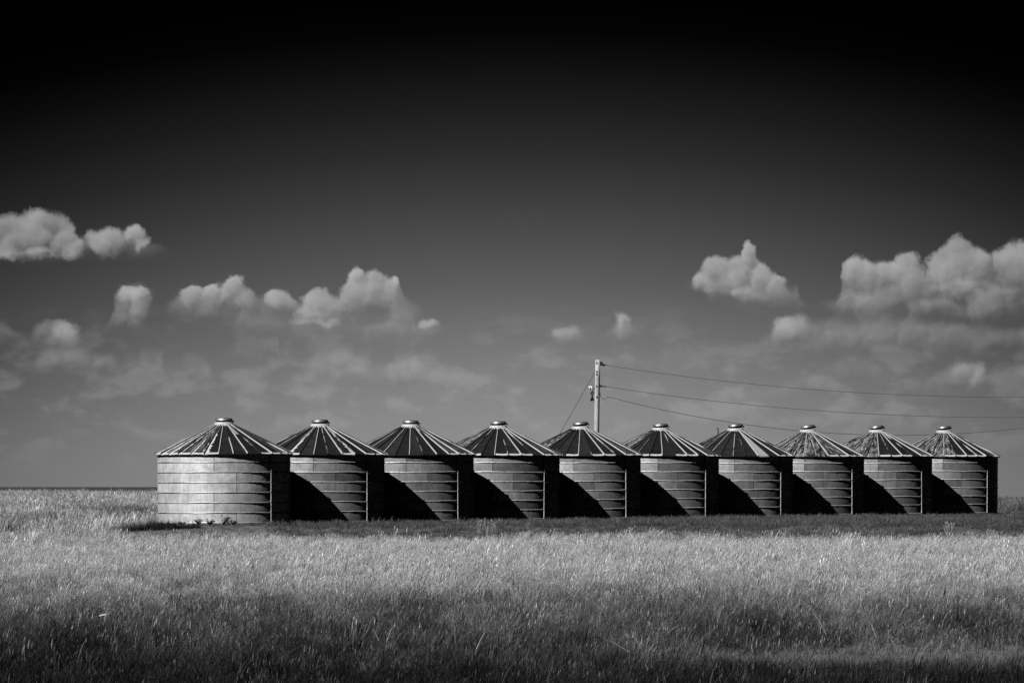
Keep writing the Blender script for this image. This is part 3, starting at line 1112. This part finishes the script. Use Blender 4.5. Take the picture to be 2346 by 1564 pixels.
# single cured stems standing up through it
p = field_points(66, 187, 1.6, 1.0)
x, y = p[:, 0], p[:, 1]
keep = in_yard(x, y) + in_low(x, y) < .1
p, x, y = p[keep], x[keep], y[keep]
tone = (.065 + .36 * sstep(75, 150, y)) * np.exp(rng.normal(0, .4, len(p)))  # stems take the same painted darkening towards the camera
scatter('seed_stems', STEMS, np.column_stack([p, ground_z(x, y)]), tone, np.exp(rng.normal(0, .22, len(p))), 'sparse pale seeding stems standing up through the field grass')

# the yard: short dark green grass in front of and around the bins
p = field_points(187, 270, 9, 5)
keep = (in_yard(p[:, 0], p[:, 1]) > rng.uniform(.2, .8, len(p))) & off_bins(p, .04)
p = p[keep]
tone = 0.12 * np.exp(rng.normal(0, .34, len(p)) + .18 * wob(p[:, 0], p[:, 1] * .5, .6))
z = ground_z(p[:, 0], p[:, 1]) - .01
scatter('yard_grass', LOW, np.column_stack([p, z]), tone, np.exp(rng.normal(-.12, .22, len(p))), 'short dark green grass along the foot of the bins')

# thin pale stubble before the left end bin
p = field_points(187, 204, 10, 10)
keep = (in_low(p[:, 0], p[:, 1]) > rng.uniform(.2, .8, len(p))) & off_bins(p, .04)
p = p[keep]
tone = 0.27 * np.exp(rng.normal(0, .3, len(p)))
scatter('pale_stubble', LOW, np.column_stack([p, ground_z(p[:, 0], p[:, 1]) - .01]), tone, np.exp(rng.normal(-.75, .25, len(p))), 'thin pale stubble before the left end bin')

# the rise behind
p = field_points(190, 452, 3.4, 2.2, .17)
keep = (in_yard(p[:, 0], p[:, 1]) + in_low(p[:, 0], p[:, 1]) < .5) & off_bins(p, .1) & (p[:, 1] > yard_edge(p[:, 0]) - 1)
p = p[keep]
x, y = p[:, 0], p[:, 1]
tone = 0.40 * np.exp(rng.normal(0, .36, len(p)) + .22 * wob(x, y * .3, .25) + .15 * wob(x, y * .2, .8, 5))
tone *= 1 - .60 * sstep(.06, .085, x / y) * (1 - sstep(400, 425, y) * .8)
z = ground_z(x, y) - .02
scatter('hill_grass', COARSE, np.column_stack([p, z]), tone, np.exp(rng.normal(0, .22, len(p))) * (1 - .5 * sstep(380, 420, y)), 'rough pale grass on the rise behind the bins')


# ------------------------------------------------------------------ weeds, tufts and small things
def weed(px, py, Y, h, w, label, tone, seed, cat='weed', group='weeds along the bins'):
    r = random.Random(seed)
    k = F_PX / Y
    X = (px - CX) / k
    zg = float(ground_z(X, Y))
    root = bpy.data.objects.new('weed', None)
    C.objects.link(root)
    root.location = (X, Y, zg)
    tag(root, label, cat, group)
    sv, lv = [], []
    T = []
    for s in range(7):
        a = r.uniform(0, 6.28)
        tipx, tipy = w * r.uniform(.2, .5) * math.cos(a), w * r.uniform(.2, .5) * math.sin(a)
        hh = h * r.uniform(.6, 1.0)
        sv.append(tube([(0, 0, -.03), (tipx * .4, tipy * .4, hh * .5), (tipx, tipy, hh)], [.010, .007, .004], 4))
        for q in range(34):
            t = r.uniform(.15, 1)
            cx, cy_, z = tipx * t * (.6 + .4 * t), tipy * t * (.6 + .4 * t), hh * t
            la, ln, up = r.uniform(0, 6.28), r.uniform(.06, .13), r.uniform(-.3, .8)
            dx, dy = math.cos(la), math.sin(la)
            wd = ln * .22
            lv.append(([(cx, cy_, z), (cx + dx * ln * .5 - dy * wd, cy_ + dy * ln * .5 + dx * wd, z + up * ln * .5),
                        (cx + dx * ln, cy_ + dy * ln, z + up * ln * .8), (cx + dx * ln * .5 + dy * wd, cy_ + dy * ln * .5 - dx * wd, z + up * ln * .5)], [(0, 1, 2, 3)]))
    for nm, geo in (('stem', join(*sv)), ('foliage', join(*lv))):
        me = mesh(nm, *geo, M['weed'])
        a = me.attributes.new('blade', 'FLOAT', 'POINT')
        a.data.foreach_set('value', [r.uniform(.6, 1.3) for _ in range(len(me.vertices))])
        o = link(nm, me, root)
        o['tone'] = tone


weed(511, 1203, 195.6, .46, .75, 'tallest dark bushy weed at the foot of the left end bin', .035, 1)
weed(481, 1203, 195.7, .26, .4, 'small dark weed just left of the tallest weed by the left end bin', .035, 2)
weed(455, 1203, 195.6, .30, .4, 'lone dark weed under the middle of the left end bin', .035, 3)
weed(417, 1204, 195.4, .16, .6, 'low dark weed by the base of the left end bin, nearest its left edge', .03, 4)
weed(536, 1203, 195.6, .22, .5, 'low dark weed just right of the tallest weed by the left end bin', .035, 6)
weed(2030, 1556, 76.0, .45, .9, 'black dead brush at the lower right edge of the field', .012, 7, 'brush', None)

# strip of dark weeds running left from the left end bin
n = 330
px = rng.uniform(292, 452, n)
Yw = 193.9 - (452 - px) * .008 + rng.normal(0, .16, n)
X = (px - CX) / F_PX * Yw
dens = 1 - .6 * (px < 320)
sel = rng.random(n) < dens
pp = np.column_stack([X, Yw, ground_z(X, Yw) - .01])[sel]
scatter('dark_weeds', LOW, pp, .04 * np.exp(rng.normal(0, .3, len(pp))), np.exp(rng.normal(.1, .3, len(pp)) - .45 * (pp[:, 0] > -13.7)),
        'low strip of dark weeds at the left foot of the bins')


def tuft(px, Y, s, tone, label, seed, cat='grass tuft', group='pale grass tufts among the bins', sink=0.0):
    me = clump_mesh('grass_tuft', seed, 46, .16 * s, .3 * s, .62 * s, .3, .014, .25)
    me.materials.clear()
    me.materials.append(M['weed'])
    X = (px - CX) / F_PX * Y
    o = link('grass_tuft', me, None, (X, Y, float(ground_z(X, Y)) - sink))
    o['tone'] = tone
    tag(o, label, cat, group)


tuft(1088, 208.5, .9, .4, 'pale grass tuft in front of the dark gap between third and fourth bins', 1)
tuft(1069, 208.0, .7, .36, 'smaller pale tuft left of the one between third and fourth bins', 2)
tuft(872, 203.5, .8, .3, 'grey grass tuft in the dark gap between second and third bins', 3)
tuft(893, 203.0, .6, .3, 'small grass tuft at the left foot of the third bin', 4)
tuft(1103, 190.3, 1.15, .36, 'tall pale tuft sticking up from the field edge below the fourth bin', 5)
tuft(1124, 190.0, 1.1, .36, 'second tall tuft at the field edge, right of the one below the fourth bin', 6)
tuft(2172, 190.4, 1.0, .42, 'pale tuft at the field edge in front of the right end bin', 7)
tuft(336, 197.5, 1.2, .42, 'pale tall tuft beside the left edge of the left end bin', 8)
tuft(350, 198.2, 1.1, .42, 'second pale tuft touching the left wall of the left end bin', 9)


def stalk(px, py0, px1, py1, Y, label, seed):
    k = F_PX / Y
    a = np.array(((px - CX) / k, Y, CAM_Z + (HOR - py0) / k))
    b = np.array(((px1 - CX) / k, Y - .05, CAM_Z + (HOR - py1) / k))
    m_ = (a + b) / 2 + (0, 0, .03)
    o = link('dry_stalk', mesh('dry_stalk', *tube([tuple(q - a) for q in (a, m_, b)], [.0075, .007, .004], 5), M['rubbish']), None, tuple(a))
    tag(o, label, 'dry stalk', 'loose dry stalks in the foreground grass')


stalk(1893, 1452, 1862, 1402, 94, 'longest pale leaning stalk in the dark grass, lower right', 1)
stalk(2008, 1460, 1990, 1420, 93, 'pale stalk just right of the longest leaning stalk', 2)
stalk(868, 1466, 853, 1440, 91, 'short pale stalk leaning left in the lower middle of the grass', 3)
stalk(1090, 1490, 1112, 1446, 90, 'pale stalk leaning right in the lower middle of the grass', 4)
o = link('scrap', mesh('scrap', [(-.07, 0, 0), (.0, -.02, .02), (.08, 0, .035), (.065, .03, .055), (-.01, .04, .045), (-.08, .03, .012)], [(0, 1, 4, 5), (1, 2, 3, 4)], M['rubbish']), None, at(235, 1411, 98))
tag(o, 'small pale scrap caught in the grass, lower left', 'scrap')
